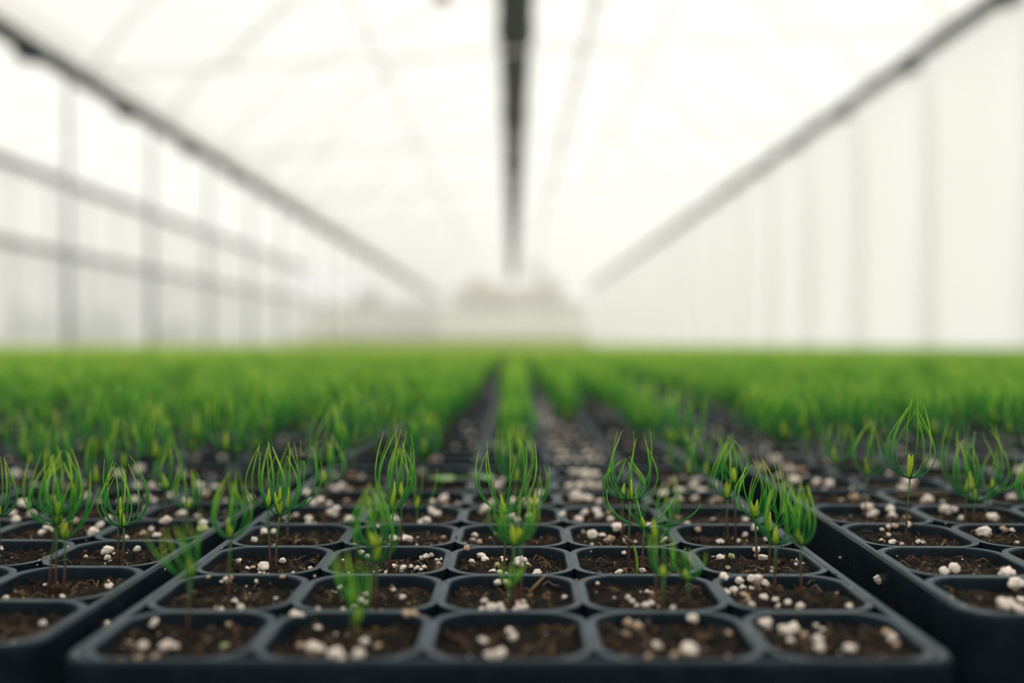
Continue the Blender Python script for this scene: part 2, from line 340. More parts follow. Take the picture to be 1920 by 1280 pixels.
# ------------------------------------------------------------------ trays
P = .05; TH = .12; NX, NY = 5, 8; W2 = NX * P / 2; LEN = NY * P
def rsq(h, r, z, n=8, cx=0, cy=0, hy=None, ch=0.0):
    hy = hy or h; out = []
    for q, (sx_, sy_) in enumerate(((1, 1), (-1, 1), (-1, -1), (1, -1))):
        for i in range(n):
            u = i / (n - 1); a = math.pi / 2 * (q + u); b0, b1 = math.pi / 2 * q, math.pi / 2 * (q + 1)
            ca, sa = math.cos(a), math.sin(a); la, lb = (1 - u) * math.cos(b0) + u * math.cos(b1), (1 - u) * math.sin(b0) + u * math.sin(b1)
            ca += (la - ca) * ch; sa += (lb - sa) * ch
            out.append((cx + sx_ * (h - r) + r * ca, cy + sy_ * (hy - r) + r * sa, z))
    return out
def cell_loops(n, cx, cy, full=True):
    T = TH
    L = [rsq(h, r, z, n, cx, cy, h + (.0007 if k > 1 else 0), .30) for k, (h, r, z) in enumerate(((.025, .0110, T - .006), (.025, .0110, T), (.0227, .0104, T), (.0222, .0101, T - .0005), (.0218, .010, T - .004), (.0208, .0092, T - .03), (.017, .007, T - .10)))]
    return L if full else [L[0], L[1], L[3], L[5]]
mb = MB(); mb.loops(cell_loops(8, 0, 0), True); cell_me = mb.mesh('cell', M['plastic'], True, 28)
def rim_mb(n):
    mb = MB(); T = TH
    def pr(g, r, z): return rsq(W2 + g, r, z, n, 0, LEN / 2, LEN / 2 + g)
    mb.loops([pr(-.0009, .0075, T - .004), pr(-.0009, .0075, T + .0001), pr(.0002, .008, T + .0006), pr(.0016, .0095, T + .0006), pr(.0026, .0105, T - .0004), pr(.0028, .0105, T - .004), pr(.0025, .0100, T - .0055), pr(.0012, .0095, T - .05), pr(-.004, .009, T - .118), pr(-.004, .009, 0)])
    return mb
rim_me = rim_mb(8).mesh('rim', M['plastic'], True, 28)
mb = rim_mb(3)
for i in range(NX):
    for j in range(NY): mb.loops(cell_loops(4, (i - 2) * P, (j + .5) * P, False), True)
tray_lo = mb.mesh('seedling_tray', M['plastic'], True, 28)

class Tray:
    def __init__(s, x, y, ztop, yaw, tilt):
        s.rot = Euler((R(tilt), 0, R(yaw))).to_matrix().to_4x4()
        s.M = Matrix.Translation((x, y, ztop)) @ s.rot            # local origin: middle of the front edge, on the top plane
        s.base = s.M @ Matrix.Translation((0, 0, -TH)); s.inv = s.M.inverted()
    def hit(s, px, py, depth):
        o = s.inv @ Vector((0, 0, CZ)); d = s.inv.to_3x3() @ Vector(((px - 960) / F, 1, (HZ - py) / F))
        k = (-depth - o.z) / d.z; p = o + d * k
        return p, k
SL = .01125
tr_mid = Tray(-.0010, .2816, CZ - .0930 + .2816 * SL, -.25, .6446)
tr_right = Tray(.2705, .311, CZ - .0893 + .315 * SL, -1.7, .6446)
tr_left = Tray(-.2698, .3005, CZ - .094 + .2985 * SL, -.8, .6446)
NEAR = {'middle': tr_mid, 'right': tr_right, 'left': tr_left}
where = {'middle': 'black plastic seedling tray in the middle at the front, all five columns in view', 'right': 'black plastic seedling tray at the front right, slightly turned, long dusty side wall showing', 'left': 'black plastic seedling tray at the front left, cut off by the frame'}
for nm, t in NEAR.items():
    root = link('seedling_tray', None, label=where[nm], cat='tray'); root.matrix_world = t.base
    link('rim', rim_me, root)
    for j in range(NY):
        for i in range(NX): link('cell', cell_me, root, loc=((i - 2) * P, (j + .5) * P, 0))
# further trays
BT = []           # (row, col, Tray)
rt = random.Random(3)
for col in range(-40, 15):
    for row in range(0, 124):
        if row == 0 and abs(col) <= 1: continue
        x = col * .2715 - .001; y = .2816 + row * .4165 + (0.02 if col > 0 else .012 if col < 0 else 0) + rt.uniform(-.003, .003)
        if abs(x) > .56 * (y + .4) + 1.2: continue
        if abs(x - XM) < .16 and False: continue
        if x < XL + .25 or x > XR - .2 or y > YB - .6: continue
        yaw = -.25 + rt.uniform(-.5, .5) if abs(col) > 0 or row > 5 else -.25
        BT.append((row, col, Tray(x + (row * .0018 if row < 6 else .01), y, TH + .0045 + rt.uniform(-.001, .002), yaw, 0)))
BT.sort(key=lambda b: b[2].M.translation.length + (0 if abs(b[2].M.translation.x) < .56 * (b[2].M.translation.y + .4) else 40))
def place_words(row, col):
    a = 'second tray back' if row == 1 else 'frontmost tray' if row == 0 else '%s tray back' % ORD[row + 1]
    b_ = 'middle column' if col == 0 else '%s column %s of middle' % (ORD[abs(col)], 'right' if col > 0 else 'left')
    return a, b_
NIND = 150
for row, col, t in BT[:NIND]:
    a, b_ = place_words(row, col)
    o = link('seedling_tray', tray_lo, label='black seedling tray, %s in the %s' % (a, b_), cat='tray', group='seedling trays receding to the end wall'); o.matrix_world = t.base

# ------------------------------------------------------------------ soil
def nz(x, y, z=0, s=1.0): return noise.noise(Vector((x * s, y * s, z)))
def soil_height(x, y, seed=0):
    """depth below the rim plane, metres (positive down)"""
    h = .0041 - .0012 * nz(round(x / P + 2.5 - .5) * 7.3 + .31, math.floor(y / P) * 3.7 + .17, seed * 1.9, 1.0) - .0014 * nz(x, y, seed, 45) - .0018 * nz(x, y, seed + 3, 130) - .0014 * nz(x, y, seed + 5, 380) - .0009 * nz(x, y, seed + 9, 900)
    return max(h, .0010)
def soil_patch(n, seed, cells, crumbs, fibres):
    mb = MB(); rr = random.Random(seed)
    for (i, j) in cells:
        cx, cy = (i - 2) * P, (j + .5) * P; b0 = len(mb.v); H = .0222
        for a in range(n + 1):
            for b_ in range(n + 1):
                x = cx - H + 2 * H * a / n; y = cy - H + 2 * H * b_ / n
                # round the corners
                ux, uy = (x - cx) / H, (y - cy) / H; q = max(0, (abs(ux) ** 6 + abs(uy) ** 6) ** (1 / 6))
                if q > 1: x = cx + ux / q * H * .999; y = cy + uy / q * H * .999
                mb.v.append(Vector((x, y, -soil_height(x, y, seed)))); mb.t.append(0)
        for a in range(n):
            for b_ in range(n):
                k = b0 + a * (n + 1) + b_; mb.f.append((k, k + n + 1, k + n + 2, k + 1))
    nf = len(mb.f)
    for (i, j) in cells:
        cx, cy = (i - 2) * P, (j + .5) * P
        for _ in range(crumbs):
            x = cx + rr.uniform(-.021, .021); y = cy + rr.uniform(-.021, .021); z = -soil_height(x, y, seed) + .0002
            s = rr.uniform(.0003, .0012) * (1.6 if rr.random() < .1 else 1)
            mt = Matrix.Translation((x, y, z)) @ Euler((rr.random() * 6, rr.random() * 6, rr.random() * 6)).to_matrix().to_4x4() @ Matrix.Diagonal((s * rr.uniform(.6, 2.2), s, s * rr.uniform(.4, .9), 1))
            mb.add([(1, 0, 0), (-1, 0, .1), (0, 1, 0), (.1, -1, 0), (0, 0, 1), (0, 0, -1)], [(0, 2, 4), (2, 1, 4), (1, 3, 4), (3, 0, 4), (2, 0, 5), (1, 2, 5), (3, 1, 5), (0, 3, 5)], mt)
    nc = len(mb.f)
    for (i, j) in cells:
        cx, cy = (i - 2) * P, (j + .5) * P
        for _ in range(fibres):
            x = cx + rr.uniform(-.019, .019); y = cy + rr.uniform(-.019, .019); z = -soil_height(x, y, seed); a = rr.random() * 6.28; l = rr.uniform(.002, .008)
            pts = [(x + math.cos(a) * l * u, y + math.sin(a) * l * u + .001 * math.sin(u * 5), z + .0006 + .0022 * rr.random() * math.sin(u * 3)) for u in (0, .35, .7, 1)]
            mb.tube(pts, [.00012, .00016, .00014, .00008], 4)
    return mb, nf, nc
def soil_obj(nm, mb, nf, nc):
    me = mb.mesh(nm, [M['soil'], M['crumb'], M['fibre']])
    idx = [0] * nf + [1] * (nc - nf) + [2] * (len(mb.f) - nc); me.polygons.foreach_set('material_index', idx)
    sm = [True] * nf + [False] * (len(mb.f) - nf); me.polygons.foreach_set('use_smooth', sm)
    return me
SEED = {'middle': 1, 'right': 21, 'left': 41}
for nm, t in NEAR.items():
    seen = [(i, j) for j in range(NY) for i in range(NX) if nm == 'middle' or (nm == 'left' and i >= 1) or (nm == 'right' and i <= 3) or j > 3]
    mb, nf, nc = soil_patch(28, SEED[nm], seen, 130, 12)
    o = link('potting_soil', soil_obj('potting_soil', mb, nf, nc), label='dark brown potting soil filling the cells of the front %s tray' % nm, kind='stuff', cat='soil'); o.matrix_world = t.M

# ------------------------------------------------------------------ geometry-node scatter (for stuff)
def scatter(name, mats, var, protos, label, cat):
    """one object that shows the prototype meshes at many matrices"""
    pts = [m.to_translation() for m in mats]; me = bpy.data.meshes.new(name); me.from_pydata([tuple(p) for p in pts], [], [])
    ra = me.attributes.new('rot', 'FLOAT_VECTOR', 'POINT'); ra.data.foreach_set('vector', [c for m in mats for c in m.to_euler()])
    sa = me.attributes.new('scl', 'FLOAT', 'POINT'); sa.data.foreach_set('value', [m.to_scale().x for m in mats])
    va = me.attributes.new('var', 'INT', 'POINT'); va.data.foreach_set('value', var)
    o = link(name, me, label=label, kind='stuff', cat=cat)
    g = bpy.data.node_groups.new(name, 'GeometryNodeTree'); g.interface.new_socket('Geometry', in_out='INPUT', socket_type='NodeSocketGeometry'); g.interface.new_socket('Geometry', in_out='OUTPUT', socket_type='NodeSocketGeometry')
    N = g.nodes; L = g.links; gi = N.new('NodeGroupInput'); go = N.new('NodeGroupOutput'); jn = N.new('GeometryNodeJoinGeometry')
    def attr(n, t):
        a = N.new('GeometryNodeInputNamedAttribute'); a.data_type = t; a.inputs['Name'].default_value = n
        return [s for s in a.outputs if s.enabled and s.name == 'Attribute'][0]
    ro, so, vo = attr('rot', 'FLOAT_VECTOR'), attr('scl', 'FLOAT'), attr('var', 'INT')
    e2r = N.new('FunctionNodeEulerToRotation'); L.new(ro, e2r.inputs[0])
    for k, pr in enumerate(protos):
        po = bpy.data.objects.new('proto', pr)
        oi = N.new('GeometryNodeObjectInfo'); oi.inputs['Object'].default_value = po; oi.inputs['As Instance'].default_value = True
        cp = N.new('FunctionNodeCompare'); cp.data_type = 'INT'; cp.operation = 'EQUAL'
        ii = [s for s in cp.inputs if s.enabled]; L.new(vo, ii[0]); ii[1].default_value = k
        ip = N.new('GeometryNodeInstanceOnPoints'); L.new(gi.outputs[0], ip.inputs['Points']); L.new(cp.outputs[0], ip.inputs['Selection'])
        L.new(oi.outputs['Geometry'], ip.inputs['Instance']); L.new(e2r.outputs[0], ip.inputs['Rotation']); L.new(so, ip.inputs['Scale'])
        L.new(ip.outputs[0], jn.inputs[0])
    L.new(jn.outputs[0], go.inputs[0])
    md = o.modifiers.new('scatter', 'NODES'); md.node_group = g
    return o
far = BT[NIND:]
scatter('seedling_trays', [t.base for _, _, t in far], [0] * len(far), [tray_lo], 'hundreds of further black trays hidden under seedlings towards the end wall', 'trays')
allc = [(i, j) for j in range(NY) for i in range(NX)]
sp = []
for s in (61, 62):
    mb, nf, nc = soil_patch(7, s, allc, 10, 1); sp.append(soil_obj('soil_patch', mb, nf, nc))
scatter('potting_soil', [t.M for _, _, t in BT], [k % 2 for k in range(len(BT))], sp, 'dark potting soil in the trays farther back', 'soil')

# ------------------------------------------------------------------ seedlings
def needle_pts(L, Rr, az, clo, bend, n, wob, rr):
    pts = []
    for i in range(n + 1):
        t = i / n; q = Rr * (math.sin(math.pi * clo * t ** .80) if clo > 0 else t ** 1.2) / (1 if clo > .5 else math.sin(math.pi * max(clo, .1)))
        q = max(q, Rr * .02 * t)
        z = L * (t ** 1.3 * .9 + t * .1) + bend * t * t
        a = az + wob * t
        pts.append(Vector((q * math.cos(a), q * math.sin(a), z)))
    return pts
def whorl(rr, L, Rr, n, clo, segs, sides, rad):
    """list of MBs, one per needle"""
    out = []
    for k in range(n):
        az = 6.2832 * (k + rr.uniform(-.35, .35)) / n; c = clo * rr.uniform(.9, 1.08); l = L * rr.uniform(.78, 1.04)
        pts = needle_pts(l, Rr * rr.uniform(.8, 1.1), az, c, 0, segs, rr.uniform(-.5, .5), rr)
        jt = min(.13, .04 + max(0, .95 - clo) * .5) * L; dx, dy = rr.uniform(-jt, jt), rr.uniform(-jt, jt)
        pts = [p + Vector((dx * (i / segs) ** 2, dy * (i / segs) ** 2, 0)) for i, p in enumerate(pts)]
        mb = MB(); r_ = rad * rr.uniform(.85, 1.15)
        mb.tube(pts, [r_ * (1 if i < segs * .65 else max(.15, 1 - (i / segs - .65) / .35 * .85)) for i in range(segs + 1)], sides, 0, 1)
        out.append(mb)
    return out
def bud_mb(rr, L, lean, hi=True):
    mb = MB(); k = 5 if hi else 2
    for q in range(k):
        a = 6.28 * q / k + rr.random(); o = .00034 if hi else .0004; l = L * rr.uniform(.72, 1.0); s = 6 if hi else 3
        pts = []
        for i in range(s + 1):
            t = i / s; e = o * (.9 + 1.3 * math.sin(math.pi * t)) * (1 - .75 * t)
            pts.append(Vector((math.cos(a) * e + lean * l * t, math.sin(a) * e + .1 * lean * l * t, l * t)))
        mb.tube(pts, [(.0005 if hi else .00036) * (0.7 + .6 * math.sin(math.pi * min(1, i / s + .15))) * (1 if i < s else .35) * (1 if hi else 1.5) for i in range(s + 1)], 5 if hi else 3, .1, 1)
    return mb
def stem_mb(pts, r0, r1, sides=6):
    mb = MB(); k = len(pts); mb.tube(pts, [r0 + (r1 - r0) * i / (k - 1) for i in range(k)], sides, 0, 1); return mb

IND = []          # individual seedlings: (object, tray name, i, j, x) for labelling
def cell_of(t, p): return int(math.floor(p.x / P + 2.5)), int(math.floor(p.y / P))
# hand-placed: tray, stem foot x,y, whorl x,y, crown top x,y, half width, needles, closure, looks
S = [
 ('left', -2, 1040, -2, 968, 6, 858, 32, 9, .93, ''), ('left', 105, 1112, 107, 985, 100, 838, 50, 12, .86, ''), ('left', 117, 1112, 121, 1010, 150, 880, 34, 9, .72, ''),
 ('left', 92, 1112, 108, 965, 112, 846, 44, 10, .9, ''),
 ('left', 228, 1058, 232, 987, 232, 856, 43, 10, .9, 'caged'), ('left', 221, 1058, 221, 965, 216, 862, 26, 5, .85, 'caged'), ('left', 312, 985, 313, 917, 316, 818, 28, 8, 1.03, ''),
 ('left', 350, 1000, 352, 955, 345, 870, 28, 10, .8, ''), ('left', 180, 965, 180, 905, 184, 815, 24, 9, .8, ''), ('left', 60, 930, 60, 870, 64, 800, 26, 8, .8, ''),
 ('middle', 351, 1190, 356, 1085, 325, 968, 44, 8, .5, ''), ('middle', 427, 1132, 432, 1010, 436, 884, 38, 12, .9, ''),
 ('middle', 507, 1072, 502, 953, 497, 830, 40, 8, .9, ''), ('middle', 518, 1072, 524, 966, 530, 832, 41, 8, .8, ''), ('middle', 540, 1018, 543, 955, 560, 834, 58, 9, .62, ''),
 ('middle', 612, 972, 610, 906, 612, 815, 36, 10, .85, ''), ('middle', 702, 1140, 706, 1054, 700, 905, 46, 9, .93, ''), ('middle', 692, 1142, 700, 1025, 690, 908, 40, 8, .97, ''),
 ('middle', 727, 1073, 737, 957, 748, 806, 38, 10, .8, ''), ('middle', 752, 1018, 752, 935, 752, 838, 30, 9, .85, ''), ('middle', 780, 990, 782, 954, 796, 865, 36, 4, .62, ''),
 ('middle', 650, 1205, 661, 1135, 648, 1035, 32, 7, .5, ''), ('middle', 669, 1210, 670, 1168, 680, 1060, 24, 5, .5, ''),
 ('middle', 944, 1075, 946, 962, 955, 828, 50, 9, .66, ''), ('middle', 966, 1142, 963, 1021, 962, 925, 44, 9, .64, ''), ('middle', 974, 1138, 975, 1017, 985, 920, 40, 8, .66, ''),
 ('middle', 953, 1160, 955, 1100, 957, 1055, 26, 7, .4, ''), ('middle', 967, 975, 967, 905, 968, 800, 40, 11, .75, ''), ('middle', 1000, 1010, 1002, 950, 1006, 872, 26, 8, .75, ''),
 ('middle', 1179, 1073, 1182, 938, 1188, 812, 48, 8, .84, ''), ('middle', 1165, 1018, 1166, 935, 1172, 855, 42, 9, .9, ''), ('middle', 1200, 1070, 1208, 989, 1212, 925, 96, 7, .45, 'splayed'),
 ('middle', 1230, 1140, 1230, 1013, 1245, 885, 44, 7, .7, ''), ('middle', 1241, 1165, 1244, 1082, 1244, 1000, 30, 6, .6, ''), ('middle', 1292, 1142, 1290, 1088, 1290, 1025, 34, 8, .5, ''),
 ('middle', 1330, 955, 1328, 892, 1320, 800, 34, 9, .8, ''), ('middle', 1366, 1012, 1364, 935, 1368, 815, 34, 9, .95, ''), ('middle', 1379, 1012, 1378, 905, 1372, 815, 30, 7, .97, ''),
 ('middle', 1420, 1062, 1416, 970, 1412, 856, 38, 8, .92, ''), ('middle', 1440, 1062, 1442, 998, 1445, 868, 36, 8, .88, ''), ('middle', 1452, 1115, 1455, 1020, 1460, 905, 38, 9, .86, ''),
 ('middle', 1503, 1118, 1502, 1023, 1505, 903, 27, 12, .9, ''), ('middle', 1470, 1012, 1468, 965, 1465, 902, 26, 8, .85, ''),
 ('right', 1562, 938, 1567, 868, 1570, 788, 30, 9, .75, ''), ('right', 1624, 968, 1627, 891, 1636, 786, 33, 9, .92, ''), ('right', 1698, 1018, 1706, 897, 1712, 741, 45, 10, .95, 'tallest'),
 ('right', 1826, 985, 1829, 940, 1828, 796, 56, 11, .78, ''), ('right', 1846, 975, 1857, 920, 1875, 832, 60, 8, .6, ''), ('right', 1808, 985, 1812, 925, 1790, 815, 30, 7, .8, ''), ('right', 1512, 885, 1513, 826, 1517, 746, 30, 8, .95, ''),
 ('right', 1945, 1010, 1936, 950, 1940, 850, 30, 9, .85, ''),
]
def proto_point(px, py, D): return Vector(((px - 960) / F * D, D, CZ + (HZ - py) / F * D))
specials = []
for q, (tn, bx, by, wx, wy, tx, ty, hw, nn, clo, look) in enumerate(S):
    rr = random.Random(900 + q); t = NEAR[tn]; p, D = t.hit(bx, by, .0036)
    ij = cell_of(t, p); foot = t.M @ p; root = link('pine_seedling', None, loc=foot)
    wh = proto_point(wx, wy, D) - foot; top = proto_point(tx, ty, D) - foot
    mid = wh * .5 + Vector((rr.uniform(-.0006, .0006), rr.uniform(-.0006, .0006), 0))
    link('stem', stem_mb([Vector((0, 0, -.003)), wh * .25 + (mid - wh * .5) * .7, mid, wh * .75 + (mid - wh * .5) * .6, wh], .00052, .0004).mesh('stem', M['stem']), root)
    ax = top - wh; Lc = ax.length; Rr = hw / F * D
    rot = ax.to_track_quat('Z', 'Y').to_matrix().to_4x4(); rot = Euler((0, math.atan2(ax.x, ax.z), 0)).to_matrix().to_4x4()
    for mb in whorl(rr, Lc, Rr, nn, clo, 16, 5, .00031):
        me = mb.mesh('needle', M['needle']); me.transform(Matrix.Translation(wh) @ rot); link('needle', me, root)
    bl = Lc * rr.uniform(.28, .40)
    nb = 2 if look in ('tallest',) or rr.random() < .15 else 1
    for b_ in range(nb):
        me = bud_mb(rr, bl * (1 + .12 * b_), rr.uniform(-.25, .2) - .12 * b_).mesh('bud', M['bud']); me.transform(Matrix.Translation(wh)); link('bud', me, root)
    IND.append([root, tn, ij[0], ij[1], foot, look, D])
    if q == 14: specials = [root, wh, rot, Lc, Rr, D]
# the seed coat still stuck on a needle tip
root, wh, rot, Lc, Rr, D = specials
bm = bmesh.new(); bmesh.ops.create_uvsphere(bm, u_segments=12, v_segments=8, radius=1)
for v in bm.verts: v.co = Vector((v.co.x * .0011, v.co.y * .001, v.co.z * .0018 * (1 if v.co.z > 0 else 1.15)))
me = bpy.data.meshes.new('seed_coat'); bm.to_mesh(me); bm.free(); me.materials.append(M['seedcoat']); me.polygons.foreach_set('use_smooth', [True] * len(me.polygons))
foot = Vector(root.location); tip = proto_point(568, 856, D) - foot
o = link('seed_coat', me, root, loc=tip); o['label'] = 'dark brown seed coat stuck on a needle tip'
mb = MB(); w0 = wh; k = [w0, w0 * .6 + tip * .4 + Vector((.0035, 0, -.006)), w0 * .25 + tip * .75 + Vector((.0035, 0, -.003)), tip]
pts = [k[0] * (1 - t) ** 3 + k[1] * 3 * t * (1 - t) ** 2 + k[2] * 3 * t * t * (1 - t) + k[3] * t ** 3 for t in [i / 12 for i in range(13)]]
mb.tube(pts, .0003, 5); link('needle', mb.mesh('needle', M['needle']), root)
# the hooked sprout, head still in its seed coat
p, D = tr_mid.hit(1194, 1073, .0036); foot = tr_mid.M @ p; hook = link('germinating_sprout', None, loc=foot, label='tiny hooked yellow green sprout with its dark seed case still on, middle tray', cat='seedling')
K = [(1194, 1080), (1195, 1060), (1193, 1040), (1189, 1025), (1184, 1018), (1180, 1014)]
link('stem', stem_mb([proto_point(a, b_, D) - foot for a, b_ in K], .0005, .00045).mesh('stem', M['sprout']), hook)
mb = MB(); A, B = proto_point(1187, 1022, D) - foot, proto_point(1170, 1004, D) - foot
mb.tube([A.lerp(B, t) for t in (0, .15, .4, .7, .9, 1)], [.0004, .0009, .0012, .0010, .0006, .0001], 8); o = link('seed_coat', mb.mesh('seed_coat', M['seedcoat']), hook); o['label'] = 'dark pointed seed case'

# generic variants for trays farther back
VAR = []
for k in range(6):
    rr = random.Random(300 + k); hs = rr.uniform(.019, .027); L = rr.uniform(.028, .036)
    st = stem_mb([Vector((0, 0, -.003)), Vector((.0006, 0, hs * .5)), Vector((0, 0, hs))], .0005, .0004, 4)
    nd = MB(); clo = rr.choice([.6, .75, .88, .95])
    for mb in whorl(rr, L, L * rr.uniform(.3, .42), rr.randint(9, 12), clo, 6, 3, .00042): nd.merge(mb, Matrix.Translation((0, 0, hs)))
    bd = MB(); bd.merge(bud_mb(rr, L * .34, rr.uniform(-.2, .2), False), Matrix.Translation((0, 0, hs)))
    VAR.append((st, nd, bd))
VM = [(a.mesh('stem', M['stem']), b_.mesh('needles', M['needle']), c.mesh('bud', M['bud'])) for a, b_, c in VAR]
def join_var(k):
    a, b_, c = VAR[k]; mb = MB(); I = Matrix.Identity(4); mb.merge(a, I); n1 = len(mb.f); mb.merge(b_, I); n2 = len(mb.f); mb.merge(c, I)
    me = mb.mesh('seedling_%d' % k, [M['stem'], M['needle'], M['bud']]); me.polygons.foreach_set('material_index', [0] * n1 + [1] * (n2 - n1) + [2] * (len(mb.f) - n2)); return me
JV = [join_var(k) for k in range(6)]
def occupancy(rr, row, col, i, j):
    """how many seedlings stand in a cell"""
    if col == 0 and 1 <= row <= 4:
        if i == 3 and row == 1 and j < 3: return 0
        return rr.choice([2, 3, 3])
    if col == 1 and row in (1, 2) and i == 0: return 0 if rr.random() < .5 else 1
    return rr.choice([2, 2, 3, 3]) if rr.random() < .95 else 0
PTS = []          # (matrix, variant, row, col, i, j)
rr = random.Random(77)
def add_cell(t, row, col, i, j, n, tag):
    for q in range(n):
        jx = .0045 if abs(col) == 0 and row < 8 else .008 if abs(col) == 1 else .011
        x = (i - 2) * P + rr.uniform(-jx, jx) - (.008 if col == 0 and i == 1 else 0); y = (j + .5) * P + rr.uniform(-.011, .011)
        s = rr.uniform(.82, 1.25)
        m = t.M @ Matrix.Translation((x, y, -.0036)) @ Euler((rr.uniform(-.08, .08), rr.uniform(-.08, .08), rr.random() * 6.28)).to_matrix().to_4x4() @ Matrix.Diagonal((s, s, s, 1))
        PTS.append((m, rr.randrange(6), row, col, i, j, tag))
# sparse filling of the rear cells of the three front trays
for tn, t, c in (('middle', tr_mid, 0), ('right', tr_right, 1), ('left', tr_left, -1)):
    for j in range(NY):
        for i in range(NX):
            if tn == 'middle' and (j < 5 or i == 3): continue
            if tn == 'left' and j < 5 and i > 1: continue
            if tn == 'right' and j < 6 and i <= 3: continue
            if tn != 'middle' and j < 3: continue
            add_cell(t, 0, c, i, j, rr.choice([1, 2, 2, 3]) if tn != 'middle' else rr.choice([1, 1, 2]), tn)
DN = 4.0
for row, col, t in BT:
    if t.M.translation.y > DN: continue
    for j in range(NY):
        for i in range(NX): add_cell(t, row, col, i, j, occupancy(rr, row, col, i, j), None)
def vis(p):
    x, y = p.x, p.y
    return y > .25 and abs(x / y) < .53
PTS.sort(key=lambda q: q[0].translation.y if vis(q[0].translation) else 99)
nind = 300 - len(S) - 1
for m, k, row, col, i, j, tag in PTS[:nind]:
    root = link('pine_seedling', None); root.matrix_world = m
    for nm, me in zip(('stem', 'needles', 'bud'), VM[k]): link(nm, me, root)
    IND.append([root, tag or (row, col), i, j, m.translation.copy(), '', m.translation.y])
rest = PTS[nind:]
scatter('pine_seedlings', [q[0] for q in rest], [q[1] for q in rest], JV, 'thick green carpet of pine seedlings filling the trays behind the front ones', 'seedlings')
# far carpet: one patch of a full tray of seedlings
patches = []
for s in range(4):
    r2_ = random.Random(500 + s); mb = MB(); mi = []
    for j in range(NY):
        for i in range(NX):
            for _ in range(r2_.choice([1, 2, 2, 3])):
                k = r2_.randrange(6); sc_ = r2_.uniform(.88, 1.18)
                m = Matrix.Translation(((i - 2) * P + r2_.uniform(-.01, .01), (j + .5) * P + r2_.uniform(-.01, .01), -.0036)) @ Euler((0, 0, r2_.random() * 6.28)).to_matrix().to_4x4() @ Matrix.Diagonal((sc_, sc_, sc_, 1))
                for q in range(3):
                    n0 = len(mb.f); mb.merge(VAR[k][q], m); mi += [q] * (len(mb.f) - n0)
    me = mb.mesh('patch', [M['stem'], M['needle_haze'], M['bud']]); me.polygons.foreach_set('material_index', mi); patches.append(me)
fr = [t for _, _, t in BT if t.M.translation.y > DN]
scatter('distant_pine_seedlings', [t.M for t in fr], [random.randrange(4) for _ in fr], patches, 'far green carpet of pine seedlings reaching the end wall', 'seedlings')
TV = []
for me in JV:
    me = me.copy(); me.materials[1] = M['crop']; TV.append(me)
tall = []
for _ in range(1500):
    s_ = random.uniform(5, 9); tall.append(Matrix.Translation((random.uniform(XL + .5, XR - .3), random.uniform(45.5, 51.5), .1)) @ Matrix.Rotation(random.random() * 6, 4, 'Z') @ Matrix.Diagonal((s_, s_, s_, 1)))
scatter('tall_crop', tall, [random.randrange(6) for _ in tall], TV, 'taller pale green crop growing in front of the end wall', 'crop')
def tray_words(tg):
    if isinstance(tg, str): return '%s front tray' % tg
    row, col = tg
    return '%s tray, %s' % (ORD[row + 1], 'middle column' if col == 0 else '%s column %s' % (ORD[abs(col)], 'right' if col > 0 else 'left'))
byc = {}
for e in IND: byc.setdefault((e[1], e[2], e[3]), []).append(e)
for (tg, i, j), es in byc.items():
    es.sort(key=lambda e: e[4].x / e[4].y)
    for k, e in enumerate(es):
        e[0]['category'] = 'seedling'; e[0]['group'] = 'pine seedlings in the nearer trays'
        i_, j_ = min(max(i, 0), 4), min(max(j, 0), 7)
        who = 'lone' if len(es) == 1 else ('left', 'right')[k] if len(es) == 2 else ORD[k + 1]
        if e[5]: who = {'caged': who + ' cage-like', 'splayed': 'wide-splayed', 'tallest': 'tallest, thin red-stemmed'}[e[5]]
        e[0]['label'] = '%s pine seedling, cell %s of row %s, %s' % (who, NUM[i_ + 1], NUM[j_ + 1], tray_words(tg))

# ------------------------------------------------------------------ perlite
GV = []
for k in range(10):
    rr = random.Random(70 + k); bm = bmesh.new(); lobes = rr.choice([1, 1, 2, 2, 3])
    for q in range(lobes):
        off = Vector((rr.uniform(-.5, .5), rr.uniform(-.4, .4), rr.uniform(-.15, .25))) if q else Vector()
        bmesh.ops.create_icosphere(bm, subdivisions=3, radius=1 if q == 0 else rr.uniform(.5, .8), matrix=Matrix.Translation(off * (1.4 if q else 0)))
    for v in bm.verts:
        v.co += v.co.normalized() * (.42 * noise.noise(v.co * 1.25 + Vector((k * 7, 0, 0))) + .26 * noise.noise(v.co * 2.6 + Vector((k * 7, 3, 0))) - .14 * abs(noise.noise(v.co * 5 + Vector((k, 0, 0)))))
        v.co.z *= .82
    mx_ = max(max(abs(v.co.x), abs(v.co.z)) for v in bm.verts)
    for v in bm.verts: v.co /= mx_
    me = bpy.data.meshes.new('perlite_grain'); bm.to_mesh(me); bm.free(); me.polygons.foreach_set('use_smooth', [True] * len(me.polygons)); me.materials.append(M['perlite']); GV.append(me)
def recol(me, m): c = me.copy(); c.materials[0] = m; return c
GT = [recol(g, M['perlite_tan']) for g in GV[:5]]; GG = [recol(g, M['perlite_green']) for g in GV[:3]]
G = []
def crop(x0, y0, s, txt):
    for e in txt.split():
        a = e.split(','); G.append((x0 + float(a[0]) / s, y0 + float(a[1]) / s, float(a[2]) / s, a[3] if len(a) > 3 else ''))
